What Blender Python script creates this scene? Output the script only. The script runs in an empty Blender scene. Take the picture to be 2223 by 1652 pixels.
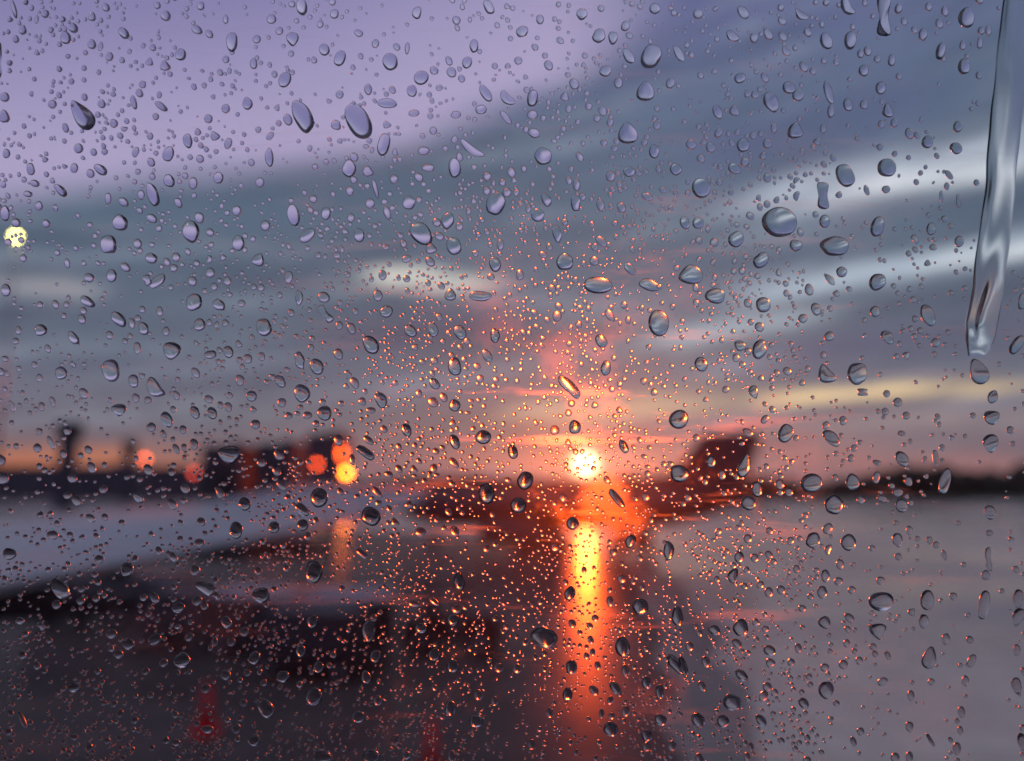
import bpy, bmesh, math, random
import numpy as np
from mathutils import Vector, Matrix
R = math.radians
scn = bpy.context.scene
C = scn.collection

# ------------------------------------------------------------------ camera
CAM_Z, PITCH, LENS = 4.6, R(7.75), 26.0
D0, PANE_T = 0.120, 0.003                   # camera to the pane's outer face; pane thickness
cam = bpy.data.cameras.new('camera')
cam_o = bpy.data.objects.new('camera', cam); C.objects.link(cam_o)
cam_o.location = (0, 0, CAM_Z)
cam_o.rotation_euler = (R(90) + PITCH, 0, 0)
cam.sensor_width = 36.0; cam.lens = LENS
cam.clip_start = 0.01; cam.clip_end = 9000
cam.dof.use_dof = True
cam.dof.focus_distance = D0 + 0.0035
cam.dof.aperture_fstop = 8.0
scn.camera = cam_o

# ------------------------------------------------------------------ light direction
SUN_AZ, SUN_EL = R(5.6), R(1.3)             # azimuth clockwise from +Y
sun_dir = Vector((math.sin(SUN_AZ)*math.cos(SUN_EL), math.cos(SUN_AZ)*math.cos(SUN_EL), math.sin(SUN_EL)))

# ------------------------------------------------------------------ sky
def lin(r, g, b):
    f = lambda c: (c/255/12.92) if c/255 <= .04045 else ((c/255+.055)/1.055)**2.4
    return (f(r), f(g), f(b), 1.0)
F22 = 2222*LENS/36.0                        # sky features were noted on a 2222 px wide sheet
def azel(u, v):
    x, y, z = (u-1111)/F22, 1.0, (826-v)/F22
    c, s = math.cos(PITCH), math.sin(PITCH)
    y, z = c*y - s*z, s*y + c*z
    return math.degrees(math.atan2(x, y)), math.degrees(math.atan2(z, math.hypot(x, y)))

world = bpy.data.worlds.new('World'); scn.world = world; world.cycles.sampling_method = 'MANUAL'; world.cycles.sample_map_resolution = 256; world.use_nodes = True
nt = world.node_tree; nt.nodes.clear()
class E:                                    # arithmetic on node sockets
    def __init__(s, sock): s.s = sock
    def op(s, o, kind, rev=False):
        n = nt.nodes.new('ShaderNodeMath'); n.operation = kind
        a, b = (o, s) if rev else (s, o)
        for i, q in ((0, a), (1, b)):
            if q is None: continue
            if isinstance(q, E): nt.links.new(q.s, n.inputs[i])
            else: n.inputs[i].default_value = float(q)
        return E(n.outputs[0])
    def __add__(s, o): return s.op(o, 'ADD')
    def __sub__(s, o): return s.op(o, 'SUBTRACT')
    def __rsub__(s, o): return s.op(o, 'SUBTRACT', True)
    def __mul__(s, o): return s.op(o, 'MULTIPLY')
    def __truediv__(s, o): return s.op(o, 'DIVIDE')
    __radd__ = __add__; __rmul__ = __mul__
    def clamp(s): r = s.op(0.0, 'ADD'); r.s.node.use_clamp = True; return r
    def smooth(s, lo, hi):
        n = nt.nodes.new('ShaderNodeMapRange'); n.interpolation_type = 'SMOOTHSTEP'
        nt.links.new(s.s, n.inputs[0]); n.inputs[1].default_value = lo; n.inputs[2].default_value = hi
        return E(n.outputs[0])
    def exp(s):
        n = nt.nodes.new('ShaderNodeMath'); n.operation = 'EXPONENT'; nt.links.new(s.s, n.inputs[0]); return E(n.outputs[0])
def mixc(fac, a, b):
    n = nt.nodes.new('ShaderNodeMix'); n.data_type = 'RGBA'
    for i, q in ((0, fac), (6, a), (7, b)):
        if isinstance(q, E): nt.links.new(q.s, n.inputs[i])
        else: n.inputs[i].default_value = q
    return E(n.outputs[2])
tc = nt.nodes.new('ShaderNodeTexCoord')
sep = nt.nodes.new('ShaderNodeSeparateXYZ'); nt.links.new(tc.outputs['Generated'], sep.inputs[0])
X, Y, Z = (E(sep.outputs[i]) for i in range(3))
DEG = 180/math.pi
az = X.op(Y, 'ARCTAN2')*DEG
el = Z.op(None, 'ARCSINE')*DEG
def noise(sx, sy, detail=4, off=0.0, rough=0.5, slant=0.13):
    cb = nt.nodes.new('ShaderNodeCombineXYZ')
    nt.links.new((az*sx + off).s, cb.inputs[0]); nt.links.new(((el - az*slant)*sy).s, cb.inputs[1])
    n = nt.nodes.new('ShaderNodeTexNoise'); n.noise_dimensions = '2D'
    n.inputs['Scale'].default_value = 1.0; n.inputs['Detail'].default_value = detail; n.inputs['Roughness'].default_value = rough
    nt.links.new(cb.outputs[0], n.inputs['Vector'])
    return E(n.outputs[0]) - 0.5
n_big = noise(0.03, 0.10, 3)
n_mid = noise(0.06, 0.34, 5, 31.0, .58)
n_fine = noise(0.12, 1.0, 4, 77.0, .6)
def madd(a, b, c):
    n = nt.nodes.new('ShaderNodeMath'); n.operation = 'MULTIPLY_ADD'
    for i, q in enumerate((a, b, c)):
        if isinstance(q, E): nt.links.new(q.s, n.inputs[i])
        else: n.inputs[i].default_value = float(q)
    return E(n.outputs[0])
n_tex = noise(0.075, 0.62, 5, 140.0, .62, .16)
wob = n_big*7.0 + n_mid*2.2
ramp = nt.nodes.new('ShaderNodeValToRGB')
els = (el/60.0).clamp(); nt.links.new(els.s, ramp.inputs[0])
stops = [(0.0, (150,120,124)), (1.5, (138,119,128)), (4, (118,114,130)), (8, (95,105,126)), (13, (88,103,125)),
         (20, (90,108,130)), (27, (96,112,140)), (35, (98,102,148)), (47, (146,150,186))]
cr = ramp.color_ramp
while len(cr.elements) < len(stops): cr.elements.new(0.5)
for e, (d, c) in zip(cr.elements, stops): e.position = d/60.0; e.color = lin(*c)
col = E(ramp.outputs[0])
col = mixc((n_big*2.0 + n_mid*1.6 + .22).clamp()*0.65, col, lin(64,76,98))
col = mixc((n_mid*3.0 + n_fine*1.6 - .18).clamp()*0.55, col, lin(156,168,184))
col = mixc(madd(n_tex, 2.4, -.10).clamp(), col, lin(150,160,180))
col = mixc(madd(n_tex, -2.6, -.10).clamp(), col, lin(58,68,92))
# clear lavender sky above the slanting edge of the cloud bank
(a0, e0), (a1, e1) = azel(0, 440), azel(1400, 95)
edge = el + wob*0.45 - (e0 + (az - a0)*((e1-e0)/(a1-a0)))
clear = mixc(edge.smooth(0, 16), lin(176,165,203), lin(128,124,172))
clear = mixc(el.smooth(37, 62), clear, lin(178,174,210))
col = mixc(edge.smooth(-1.6, 1.8)*az.smooth(16, 2), col, clear)
streaks = [  # u0, v0, u1, v1, half width px, colour, strength
    (1640,440,2330,285,46,(196,206,222),.95), (1850,415,2200,362,20,(236,240,246),.75), (1600,650,2330,500,26,(182,197,214),.9),
    (2020,572,2330,515,15,(226,233,240),.75), (790,598,1070,612,18,(206,206,200),.95), (-60,598,220,640,24,(150,150,160),.8),
    (1000,640,1500,690,30,(128,140,160),.55), (1420,735,1800,690,28,(166,180,194),.75), (680,735,1180,705,46,(74,78,106),.7),
    (1480,340,2050,190,80,(80,90,130),.6), (1680,775,2330,700,40,(86,90,120),.7), (250,480,1050,400,62,(84,102,126),.65),
    (1120,898,1580,868,26,(200,182,158),.85), (1640,868,2200,834,17,(238,208,162),.95), (1750,925,2330,900,18,(160,146,150),.6),
    (1650,1003,2400,1015,34,(158,116,118),.7), (-200,996,480,1002,36,(186,118,94),.85), (700,985,1050,1000,34,(150,110,116),.5)]
el_w = el + n_mid*1.5 + n_fine*.5
for u0, v0, u1, v1, w, c, s in streaks:
    (a0, e0), (a1, e1) = azel(u0, v0), azel(u1, v1)
    we = abs(azel((u0+u1)/2, (v0+v1)/2)[1] - azel((u0+u1)/2, (v0+v1)/2 + w)[1])
    sl_ = (e1-e0)/(a1-a0)
    d = madd(el_w, 1/we, madd(az, -sl_/we, (sl_*a0 - e0)/we))
    k = 2/(a1-a0)/1.05
    t = madd(az, k, -k*(a0+a1)/2); t2 = t*t
    m = ((madd(d, d, t2*t2)*-1.0).exp()*madd(n_tex, 2.6*s, s)).clamp()
    col = mixc(m, col, lin(*c))
# the low sun's own glow in the air
daz = az - math.degrees(SUN_AZ); dele = el - math.degrees(SUN_EL)
band = ((dele*dele)/(-1.3)).exp()*((daz*daz)/(-60.0)).exp()
halo = (((daz*daz + dele*dele).op(0.5, 'POWER'))/(-0.9)).exp()
wide = (((daz*daz + dele*dele*1.6).op(0.5, 'POWER'))/(-6.0)).exp()
def addc(a, b, fac):
    n = nt.nodes.new('ShaderNodeMix'); n.data_type = 'RGBA'; n.blend_type = 'ADD'
    nt.links.new(fac.s, n.inputs[0]); nt.links.new(a.s, n.inputs[6]); n.inputs[7].default_value = b
    return E(n.outputs[2])
col = addc(col, (0.50, 0.11, 0.012, 1), band)
col = addc(col, (1.0, 0.34, 0.05, 1), halo)
col = addc(col, (0.06, 0.02, 0.008, 1), wide)
core = ((daz*daz + dele*dele)/(-.45)).exp()
col = addc(col, (9.0, 5.5, 2.8, 1), core)
bg_cloud = nt.nodes.new('ShaderNodeBackground'); nt.links.new(col.s, bg_cloud.inputs[0]); bg_cloud.inputs[1].default_value = 1.0
skyt = nt.nodes.new('ShaderNodeTexSky'); skyt.sky_type = 'NISHITA'; skyt.sun_disc = False
skyt.sun_elevation = SUN_EL; skyt.sun_rotation = SUN_AZ; skyt.air_density = 1.2; skyt.dust_density = 2.0
bg_sky = nt.nodes.new('ShaderNodeBackground'); nt.links.new(skyt.outputs[0], bg_sky.inputs[0]); bg_sky.inputs[1].default_value = 0.012
addn = nt.nodes.new('ShaderNodeAddShader'); outw = nt.nodes.new('ShaderNodeOutputWorld')
nt.links.new(bg_cloud.outputs[0], addn.inputs[0]); nt.links.new(bg_sky.outputs[0], addn.inputs[1]); nt.links.new(addn.outputs[0], outw.inputs[0])

# ------------------------------------------------------------------ sun
sl = bpy.data.lights.new('sun', 'SUN'); sl.energy = 2.2; sl.angle = R(0.53); sl.color = (1.0, 0.09, 0.010)
so = bpy.data.objects.new('sun', sl); C.objects.link(so)
so.rotation_euler = (-sun_dir).to_track_quat('-Z', 'Y').to_euler()

# ------------------------------------------------------------------ render look
scn.view_settings.view_transform = 'Standard'; scn.view_settings.look = 'None'
scn.view_settings.exposure = 0.0; scn.view_settings.gamma = 1.0; scn.view_settings.use_curve_mapping = False
cy = scn.cycles
cy.max_bounces = 12; cy.transmission_bounces = 12; cy.glossy_bounces = 3; cy.diffuse_bounces = 2; cy.transparent_max_bounces = 8
cy.sample_clamp_indirect = 40.0; cy.sample_clamp_direct = 0.0; cy.blur_glossy = 0.0
cy.use_denoising = True; cy.use_adaptive_sampling = True; cy.adaptive_threshold = 0.02

# ------------------------------------------------------------------ helpers
mats = {}
def mat(name, color=(.5,.5,.5), rough=.5, metal=0.0, noise_amp=.25, noise_scale=3.0, spec=.5):
    if name in mats: return mats[name]
    m = bpy.data.materials.new(name); m.use_nodes = True; t = m.node_tree; b = t.nodes['Principled BSDF']
    tcn = t.nodes.new('ShaderNodeTexCoord'); nz = t.nodes.new('ShaderNodeTexNoise'); nz.inputs['Scale'].default_value = noise_scale; nz.inputs['Detail'].default_value = 4
    t.links.new(tcn.outputs['Object'], nz.inputs['Vector'])
    r = t.nodes.new('ShaderNodeValToRGB'); t.links.new(nz.outputs[0], r.inputs[0])
    r.color_ramp.elements[0].position = .3; r.color_ramp.elements[1].position = .7
    r.color_ramp.elements[0].color = tuple(c*(1-noise_amp) for c in color) + (1,)
    r.color_ramp.elements[1].color = tuple(min(1, c*(1+noise_amp)) for c in color) + (1,)
    t.links.new(r.outputs[0], b.inputs['Base Color'])
    b.inputs['Roughness'].default_value = rough; b.inputs['Metallic'].default_value = metal; b.inputs['Specular IOR Level'].default_value = spec
    mats[name] = m; return m
def glow(name, color, strength):
    m = bpy.data.materials.new(name); m.use_nodes = True; t = m.node_tree; t.nodes.clear()
    e = t.nodes.new('ShaderNodeEmission'); e.inputs[0].default_value = color + (1,); e.inputs[1].default_value = strength
    o = t.nodes.new('ShaderNodeOutputMaterial'); t.links.new(e.outputs[0], o.inputs[0]); return m
def tag(o, label=None, cat=None, group=None, kind=None):
    if label: o['label'] = label
    if cat: o['category'] = cat
    if group: o['group'] = group
    if kind: o['kind'] = kind
    return o
def thing(name, loc, label, cat, group=None, rz=0.0):
    o = bpy.data.objects.new(name, None); C.objects.link(o); o.location = loc; o.rotation_euler = (0, 0, rz)
    o.empty_display_size = .3
    return tag(o, label, cat, group)
def build(name, bm, m, parent=None, smooth=False, bevel=0.0):
    if bevel: bmesh.ops.bevel(bm, geom=bm.edges[:], offset=bevel, segments=2, affect='EDGES', clamp_overlap=True)
    bmesh.ops.recalc_face_normals(bm, faces=bm.faces[:])
    me = bpy.data.meshes.new(name); bm.to_mesh(me); bm.free()
    if smooth: me.polygons.foreach_set('use_smooth', [True]*len(me.polygons))
    for x in (m if isinstance(m, (list, tuple)) else [m]): me.materials.append(x)
    o = bpy.data.objects.new(name, me); C.objects.link(o)
    if parent: o.parent = parent
    return o
def box(bm, c, s, rot=None):
    r = bmesh.ops.create_cube(bm, size=1.0)
    M = Matrix.Translation(c) @ (rot.to_4x4() if rot else Matrix()) @ Matrix.Diagonal((*s, 1))
    bmesh.ops.transform(bm, matrix=M, verts=r['verts'])
def bx(name, c, s, m, parent=None, bevel=0.02, rot=None):
    bm = bmesh.new(); box(bm, c, s, rot); return build(name, bm, m, parent, bevel=min(bevel, min(s)*.3))
def lathe(bm, prof, axis='Z', origin=(0,0,0), seg=20):
    """prof: (radius, distance along axis) pairs"""
    rings = []
    for r, h in prof:
        ring = []
        for k in range(seg):
            a = 2*math.pi*k/seg; p = (r*math.cos(a), r*math.sin(a))
            q = {'Z': (p[0], p[1], h), 'X': (h, p[0], p[1]), 'Y': (p[0], h, p[1])}[axis]
            ring.append(bm.verts.new(Vector(q)+Vector(origin)))
        rings.append(ring)
    for A, B in zip(rings, rings[1:]):
        for k in range(seg): bm.faces.new((A[k], A[(k+1) % seg], B[(k+1) % seg], B[k]))
    bm.faces.new(rings[0][::-1]); bm.faces.new(rings[-1])
def lt(name, prof, m, parent=None, axis='Z', origin=(0,0,0), seg=20, smooth=True):
    bm = bmesh.new(); lathe(bm, prof, axis, origin, seg); return build(name, bm, m, parent, smooth=smooth)
def loft(bm, sections):
    rings = [[bm.verts.new(p) for p in s] for s in sections]
    n = len(rings[0])
    for A, B in zip(rings, rings[1:]):
        for k in range(n): bm.faces.new((A[k], A[(k+1) % n], B[(k+1) % n], B[k]))
    bm.faces.new(rings[0][::-1]); bm.faces.new(rings[-1])
def airfoil(le, te, thick, n=9, up=(0,0,1)):
    le, te, up = Vector(le), Vector(te), Vector(up); ch = (te-le); pts = []
    f = lambda t: thick*(1.48*math.sqrt(max(t, 0)) - .63*t - 1.76*t*t + 1.42*t**3 - .51*t**4)*1.0
    ts = [(1-math.cos(math.pi*k/(n-1)))/2 for k in range(n)]
    for t in ts: pts.append(le + ch*t + up*f(t)*ch.length*.62)
    for t in ts[-2:0:-1]: pts.append(le + ch*t - up*f(t)*ch.length*.38)
    return pts

# ------------------------------------------------------------------ the ground
def ground_material(name, ca, cb_, ra, rb, ior):
    m = bpy.data.materials.new(name); m.use_nodes = True; t = m.node_tree; b = t.nodes['Principled BSDF']
    tcn = t.nodes.new('ShaderNodeTexCoord')
    def nz(scale, detail, off=(0,0,0), sc=(1,1,1)):
        mp = t.nodes.new('ShaderNodeMapping'); mp.inputs[1].default_value = off; mp.inputs[3].default_value = sc
        t.links.new(tcn.outputs['Object'], mp.inputs[0])
        n = t.nodes.new('ShaderNodeTexNoise'); n.inputs['Scale'].default_value = scale; n.inputs['Detail'].default_value = detail
        t.links.new(mp.outputs[0], n.inputs['Vector']); return n.outputs[0]
    def rmp(s, p0, p1, c0, c1):
        r = t.nodes.new('ShaderNodeValToRGB'); t.links.new(s, r.inputs[0])
        r.color_ramp.elements[0].position = p0; r.color_ramp.elements[1].position = p1
        r.color_ramp.elements[0].color = c0; r.color_ramp.elements[1].color = c1; return r.outputs[0]
    c1 = rmp(nz(.06, 5, (3,1,0), (.5,1,1)), .38, .62, ca + (1,), cb_ + (1,))
    c2 = rmp(nz(.9, 6), .3, .7, (.7,.7,.7,1), (1.15,1.12,1.1,1))
    mx = t.nodes.new('ShaderNodeMix'); mx.data_type = 'RGBA'; mx.blend_type = 'MULTIPLY'; mx.inputs[0].default_value = 1
    t.links.new(c1, mx.inputs[6]); t.links.new(c2, mx.inputs[7]); t.links.new(mx.outputs[2], b.inputs['Base Color'])
    rr = rmp(nz(.11, 4, (9,4,0), (.6,1,1)), .40, .62, (ra,)*3 + (1,), (rb,)*3 + (1,))
    t.links.new(rr, b.inputs['Roughness'])
    b.inputs['IOR'].default_value = ior
    bp = t.nodes.new('ShaderNodeBump'); bp.inputs['Strength'].default_value = .05; bp.inputs['Distance'].default_value = .01
    t.links.new(nz(7.0, 3), bp.inputs['Height']); t.links.new(bp.outputs[0], b.inputs['Normal'])
    return m
bm = bmesh.new()
bmesh.ops.create_grid(bm, x_segments=2, y_segments=2, size=4000)
tag(build('ground', bm, ground_material('wet_concrete', (.42,.36,.275), (.57,.49,.385), .07, .40, 1.6)), 'wet grey concrete airport apron reflecting the sunset', kind='structure')
gm = mat('grass', (.035,.045,.02), .9, noise_scale=.05, noise_amp=.5)
bm = bmesh.new()
bm.free()
am = ground_material('shaded_ground', (.06,.05,.046), (.11,.094,.086), .16, .26, 1.33); am.node_tree.nodes['Principled BSDF'].inputs['Specular IOR Level'].default_value = .013  # dark ground colour stands in for the wing's shade and reflection
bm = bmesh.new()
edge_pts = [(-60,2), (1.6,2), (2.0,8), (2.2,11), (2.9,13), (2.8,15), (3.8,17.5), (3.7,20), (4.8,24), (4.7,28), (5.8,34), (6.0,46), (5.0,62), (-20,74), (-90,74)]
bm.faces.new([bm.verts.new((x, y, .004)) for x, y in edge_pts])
tag(build('ground_shade', bm, am), 'dark sheet on the apron, painted shade under the wing', kind='structure')
wm = ground_material('shaded_ground_edge', (.13,.115,.10), (.22,.19,.165), .18, .34, 1.4)  # in-between tone, blends the painted shade into the concrete
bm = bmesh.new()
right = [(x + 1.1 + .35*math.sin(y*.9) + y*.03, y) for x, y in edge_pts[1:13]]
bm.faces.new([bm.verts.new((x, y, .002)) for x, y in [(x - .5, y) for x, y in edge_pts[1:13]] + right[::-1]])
tag(build('ground_shade_edge', bm, wm), 'mid grey strip softening the edge of the painted shade on the concrete', kind='structure')
bm = bmesh.new()
bm.faces.new([bm.verts.new(p) for p in ((60,175,.03), (900,150,.03), (1800,900,.03), (-900,900,.03), (-400,300,.03), (-40,215,.03))])
tag(build('field', bm, gm), 'dark grass airfield beyond the apron', kind='structure')

# far wood: one mass along the horizon
rng = random.Random(5)
def tree_mass():
    bm = bmesh.new()
    def clump(x, y, z, r):
        q = bmesh.ops.create_icosphere(bm, subdivisions=1, radius=r)
        for v in q['verts']:
            v.co = Vector((x, y, max(0, z))) + v.co*rng.uniform(.75, 1.3)
    for k in range(520):
        f = k/520; x = 48 + f*340 + rng.uniform(-2, 2); y = 205 + f*40 + rng.uniform(-5, 10)
        h = 2.6 + 6.0*min(1, max(0, (f-.08)*3.2)) + 1.5*math.sin(f*40) + rng.uniform(-1, 1.5)
        for j in range(3): clump(x + rng.uniform(-2, 2), y + rng.uniform(-2, 2), h*(.15 + .36*j), 1.6 + h*.16)
    for k in range(420):
        f = k/420; x = -330 + f*480 + rng.uniform(-3, 3); y = 470 + rng.uniform(-15, 15); h = 5.5 + 1.6*math.sin(f*23) + rng.uniform(-1, 1.5)
        for j in range(2): clump(x, y + rng.uniform(-3, 3), h*(.25 + .45*j), 2.8)
    return bm
tag(build('treeline', tree_mass(), mat('leaf_mass', (.035,.04,.022), .9, noise_scale=.4, noise_amp=.5)), 'dark far treeline along the horizon', kind='stuff')

# ------------------------------------------------------------------ points on the ground or in the air from noted places
def P(u, v, y):
    """place at distance y that lies on bearing (u, v) of the 2222 px sheet"""
    a, e = azel(u, v); a = R(a); x = y*math.tan(a)
    return Vector((x, y, CAM_Z + math.hypot(x, y)*math.tan(R(e))))

# ------------------------------------------------------------------ the airliner whose window this is
N = Vector((0, math.cos(PITCH), math.sin(PITCH)))
PC = Vector((0, 0, CAM_Z)) + N*D0            # middle of the pane's outer face
ROT = Matrix.Rotation(R(90) + PITCH, 4, 'X')
FR = 1.9
fc = PC + N*0.02 - N*FR                      # fuselage axis
white_paint = mat('aircraft_white', (.62,.63,.65), .34, noise_amp=.06, noise_scale=.8)
wing_paint = mat('wing_grey', (.34,.375,.36), .36, noise_amp=.10, noise_scale=.9)
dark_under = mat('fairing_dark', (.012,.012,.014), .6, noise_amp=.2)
rubber = mat('rubber', (.015,.015,.016), .8)
steel = mat('steel', (.35,.35,.36), .4, metal=.8)
PW, PH = 0.56, 0.44
air = thing('airliner', (fc.x, fc.y, 0), 'pale grey airliner wing with dark flap fairings reaching in from the left edge', 'airplane')
def local(p): return Vector(p) - air.location
bm = bmesh.new()
xs = sorted(set([-14, -9, -5, -2, -1, -PW/2, PW/2, 1, 2, 5, 10]))
half = (PH/2)/FR
angs = [PITCH - half, PITCH + half]
angs = [PITCH - half - R(9.4)*k for k in range(18, 0, -1)] + angs + [PITCH + half + R(9.4)*k for k in range(1, 19)]; J0 = 18
gridv = [[bm.verts.new(local((x, fc.y + FR*math.cos(a), fc.z + FR*math.sin(a)))) for a in angs] for x in xs]
for i in range(len(xs)-1):
    for j in range(len(angs)-1):
        if j == J0 and abs(xs[i] + PW/2) < 1e-6: continue
        k = j+1
        bm.faces.new((gridv[i][j], gridv[i][k], gridv[i+1][k], gridv[i+1][j]))
fus = build('fuselage_panel', bm, white_paint, air)
sm = fus.modifiers.new('skin', 'SOLIDIFY'); sm.thickness = .07; sm.offset = -1
# wing: trailing edge towards the window, swept back to the right
def wz(y): return 3.75 + .072*(y - 6)
def wte(y): return Vector((-4.2 + .45*(y - 6), y, wz(y)))
def wle(y): return Vector((-9.3 + .56*(y - 6), y, wz(y) - .08))
bm = bmesh.new()
loft(bm, [[local(p) for p in airfoil(wle(y), wte(y), t)] for y, t in ((.12,.13), (3,.12), (6,.11), (9,.105), (11.4,.10))])
wing = build('wing', bm, wing_paint, air, smooth=True)
bm = bmesh.new()                              # upswept tip
tip = 11.4
secs = [airfoil(wle(tip), wte(tip), .10)]
for dy, dz, k in ((.3,.06,.12), (.5,.18,.3), (.62,.36,.48)):
    a, b = wle(tip), wte(tip); a2 = a.lerp(b, k) + Vector((dy*.6, dy, dz)); b2 = b + Vector((dy*.75, dy, dz))
    secs.append(airfoil(a2, b2, .08))
loft(bm, [[local(p) for p in s] for s in secs]); build('winglet', bm, wing_paint, air, smooth=True)
for y0, y1 in ((1.6,4.9), (5.0,8.2), (8.3,11.3)):   # flap panels standing just proud of the trailing edge
    bm = bmesh.new()
    loft(bm, [[local(p + Vector((0,0,.012))) for p in airfoil(wte(y) - Vector((1.0,0,-.03)), wte(y) + Vector((.06,0,-.05)), .07, 7)] for y in (y0, y1)])
    build('flap', bm, wing_paint, air, smooth=True)
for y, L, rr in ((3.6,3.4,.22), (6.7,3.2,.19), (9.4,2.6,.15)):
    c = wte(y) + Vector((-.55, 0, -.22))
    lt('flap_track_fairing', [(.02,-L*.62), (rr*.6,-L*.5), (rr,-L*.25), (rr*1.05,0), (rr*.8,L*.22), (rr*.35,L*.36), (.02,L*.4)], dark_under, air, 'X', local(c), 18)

# ------------------------------------------------------------------ regional jet in front of the sun
def regional_jet():
    t = thing('regional_jet', (3.6, 52.5, 0), 'dark regional jet parked broadside under the setting sun, swept tail fin to the right', 'airplane', rz=-.26)
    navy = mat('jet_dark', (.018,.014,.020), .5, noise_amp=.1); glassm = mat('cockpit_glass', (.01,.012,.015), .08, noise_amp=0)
    L = 25.0
    prof = [(.03,-12.5), (.45,-12.2), (.85,-11.5), (1.18,-10.3), (1.36,-8.8), (1.4,-7.0), (1.4,5.5), (1.25,7.5), (.95,9.5), (.6,11.3), (.3,12.4), (.08,12.7)]
    bm = bmesh.new(); lathe(bm, prof, 'X', (0,0,2.75), 28)
    for v in bm.verts:
        if v.co.x > 5.5: v.co.z += (v.co.x - 5.5)**1.4*.055      # belly rises to the tail
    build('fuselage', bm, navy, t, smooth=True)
    def slab(name, secs, m=navy):
        bm = bmesh.new(); loft(bm, secs); return build(name, bm, m, t)
    fin = slab('tail_fin', [airfoil((5.9,0,3.7), (11.4,0,3.7), .055, up=(0,1,0)), airfoil((7.2,0,4.7), (11.9,0,4.7), .055, up=(0,1,0)), airfoil((9.6,0,7.75), (13.2,0,7.95), .05, up=(0,1,0))])
    bm = bmesh.new(); loft(bm, [airfoil((11.5,0,4.4), (12.1,0,4.4), .12, up=(0,1,0)), airfoil((12.9,0,7.65), (13.5,0,7.65), .12, up=(0,1,0))]); o = build('rudder', bm, navy, fin)
    for s in (-1, 1):
        slab('stabilizer', [airfoil((8.8,s*.5,3.5), (11.6,s*.5,3.5), .05), airfoil((11.2,s*4.2,3.8), (12.6,s*4.2,3.8), .05)])
        w = slab('wing', [airfoil((-3.4,s*1.0,2.05), (2.6,s*1.0,1.95), .07), airfoil((.4,s*5.0,2.35), (3.4,s*5.0,2.3), .06), airfoil((3.2,s*11.0,2.85), (4.7,s*11.0,2.85), .05)])
        e = slab('engine', [[Vector((x, s*3.9 + r*math.cos(2*math.pi*k/18), 1.25 + r*math.sin(2*math.pi*k/18))) for k in range(18)] for x, r in ((-4.8,.62), (-4.6,.72), (-3.4,.78), (-1.8,.7), (-.8,.45))])
        bm = bmesh.new(); lathe(bm, [(.05,-4.95), (.2,-4.86), (.3,-4.78)], 'X', (0,s*3.9,1.25), 12); build('spinner', bm, steel, e, smooth=True)
        bm = bmesh.new(); box(bm, (-2.0,s*3.9,1.95), (2.6,.2,.5)); build('pylon', bm, navy, t, bevel=.05)
        bm = bmesh.new(); lathe(bm, [(.1,.4), (.1,1.9)], 'Z', (-.4,s*2.0,0), 12); build('main_gear_strut', bm, steel, t)
        for d in (-.22,.22): lt('wheel', [(.25,-.13), (.4,-.11), (.42,0), (.4,.11), (.25,.13)], rubber, t, 'Y', (-.4,s*2.0+d,.42), 18)
        bm = bmesh.new(); box(bm, (-11.35,s*.55,3.2), (.55,.5,.32)); build('cockpit_window', bm, glassm, t, bevel=.05)
        for k in range(18):
            bm = bmesh.new(); box(bm, (-7.6+k*.78,s*1.37,3.1), (.26,.07,.36)); build('cabin_window', bm, glassm, t, bevel=.02)
        bm = bmesh.new(); box(bm, (-9.0,s*1.28,2.75), (.85,.1,1.75)); build('door', bm, navy, t, bevel=.03)
    bm = bmesh.new(); lathe(bm, [(.08,.3), (.08,1.7)], 'Z', (-9.6,0,0), 12); build('nose_gear_strut', bm, steel, t)
    for d in (-.18,.18): lt('wheel', [(.18,-.1), (.3,-.09), (.32,0), (.3,.09), (.18,.1)], rubber, t, 'Y', (-9.6,d,.32), 16)
regional_jet()

# ------------------------------------------------------------------ ground vehicles
def wheel_pair(t, x, w, r):
    for s in (-1, 1):
        o = lt('wheel', [(r*.5,-.10), (r*.95,-.09), (r,0), (r*.95,.09), (r*.5,.10)], rubber, t, 'Y', (x, s*w, r), 18)
        lt('hub', [(r*.45,-.02), (r*.4,.02)], steel, o, 'Y', (x, s*(w+.1), r), 12)
def tractor(p, rz):
    t = thing('baggage_tractor', p, 'dark baggage tractor with a canopy mast on the apron left of the sun streak', 'tractor', rz=rz)
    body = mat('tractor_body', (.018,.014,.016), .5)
    bx('chassis', (0,0,.5), (2.7,1.25,.34), body, t, .05)
    bx('hood', (.75,0,.86), (1.1,1.1,.42), body, t, .08)
    bx('seat', (-.35,0,.82), (.5,.9,.26), rubber, t, .05)
    bx('backrest', (-.62,0,1.15), (.12,.9,.5), rubber, t, .04)
    bx('rear_deck', (-1.05,0,.8), (.55,1.1,.22), body, t, .04)
    for sx in (-.75,.2):
        for sy in (-.5,.5): bx('canopy_post', (sx,sy,1.4), (.06,.06,1.2), body, t, .01)
    bx('canopy', (-.28,0,2.02), (1.25,1.2,.07), body, t, .03)
    lt('steering_wheel', [(.16,-.015), (.19,0), (.16,.015)], rubber, t, 'X', (.22,-.2,1.2), 16)
    for s in (-.4,.4): lt('headlight', [(.09,0), (.1,.04), (.06,.06)], steel, t, 'X', (1.3,s,.88), 12)
    wheel_pair(t, .85, .62, .32); wheel_pair(t, -.85, .62, .32)
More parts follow.
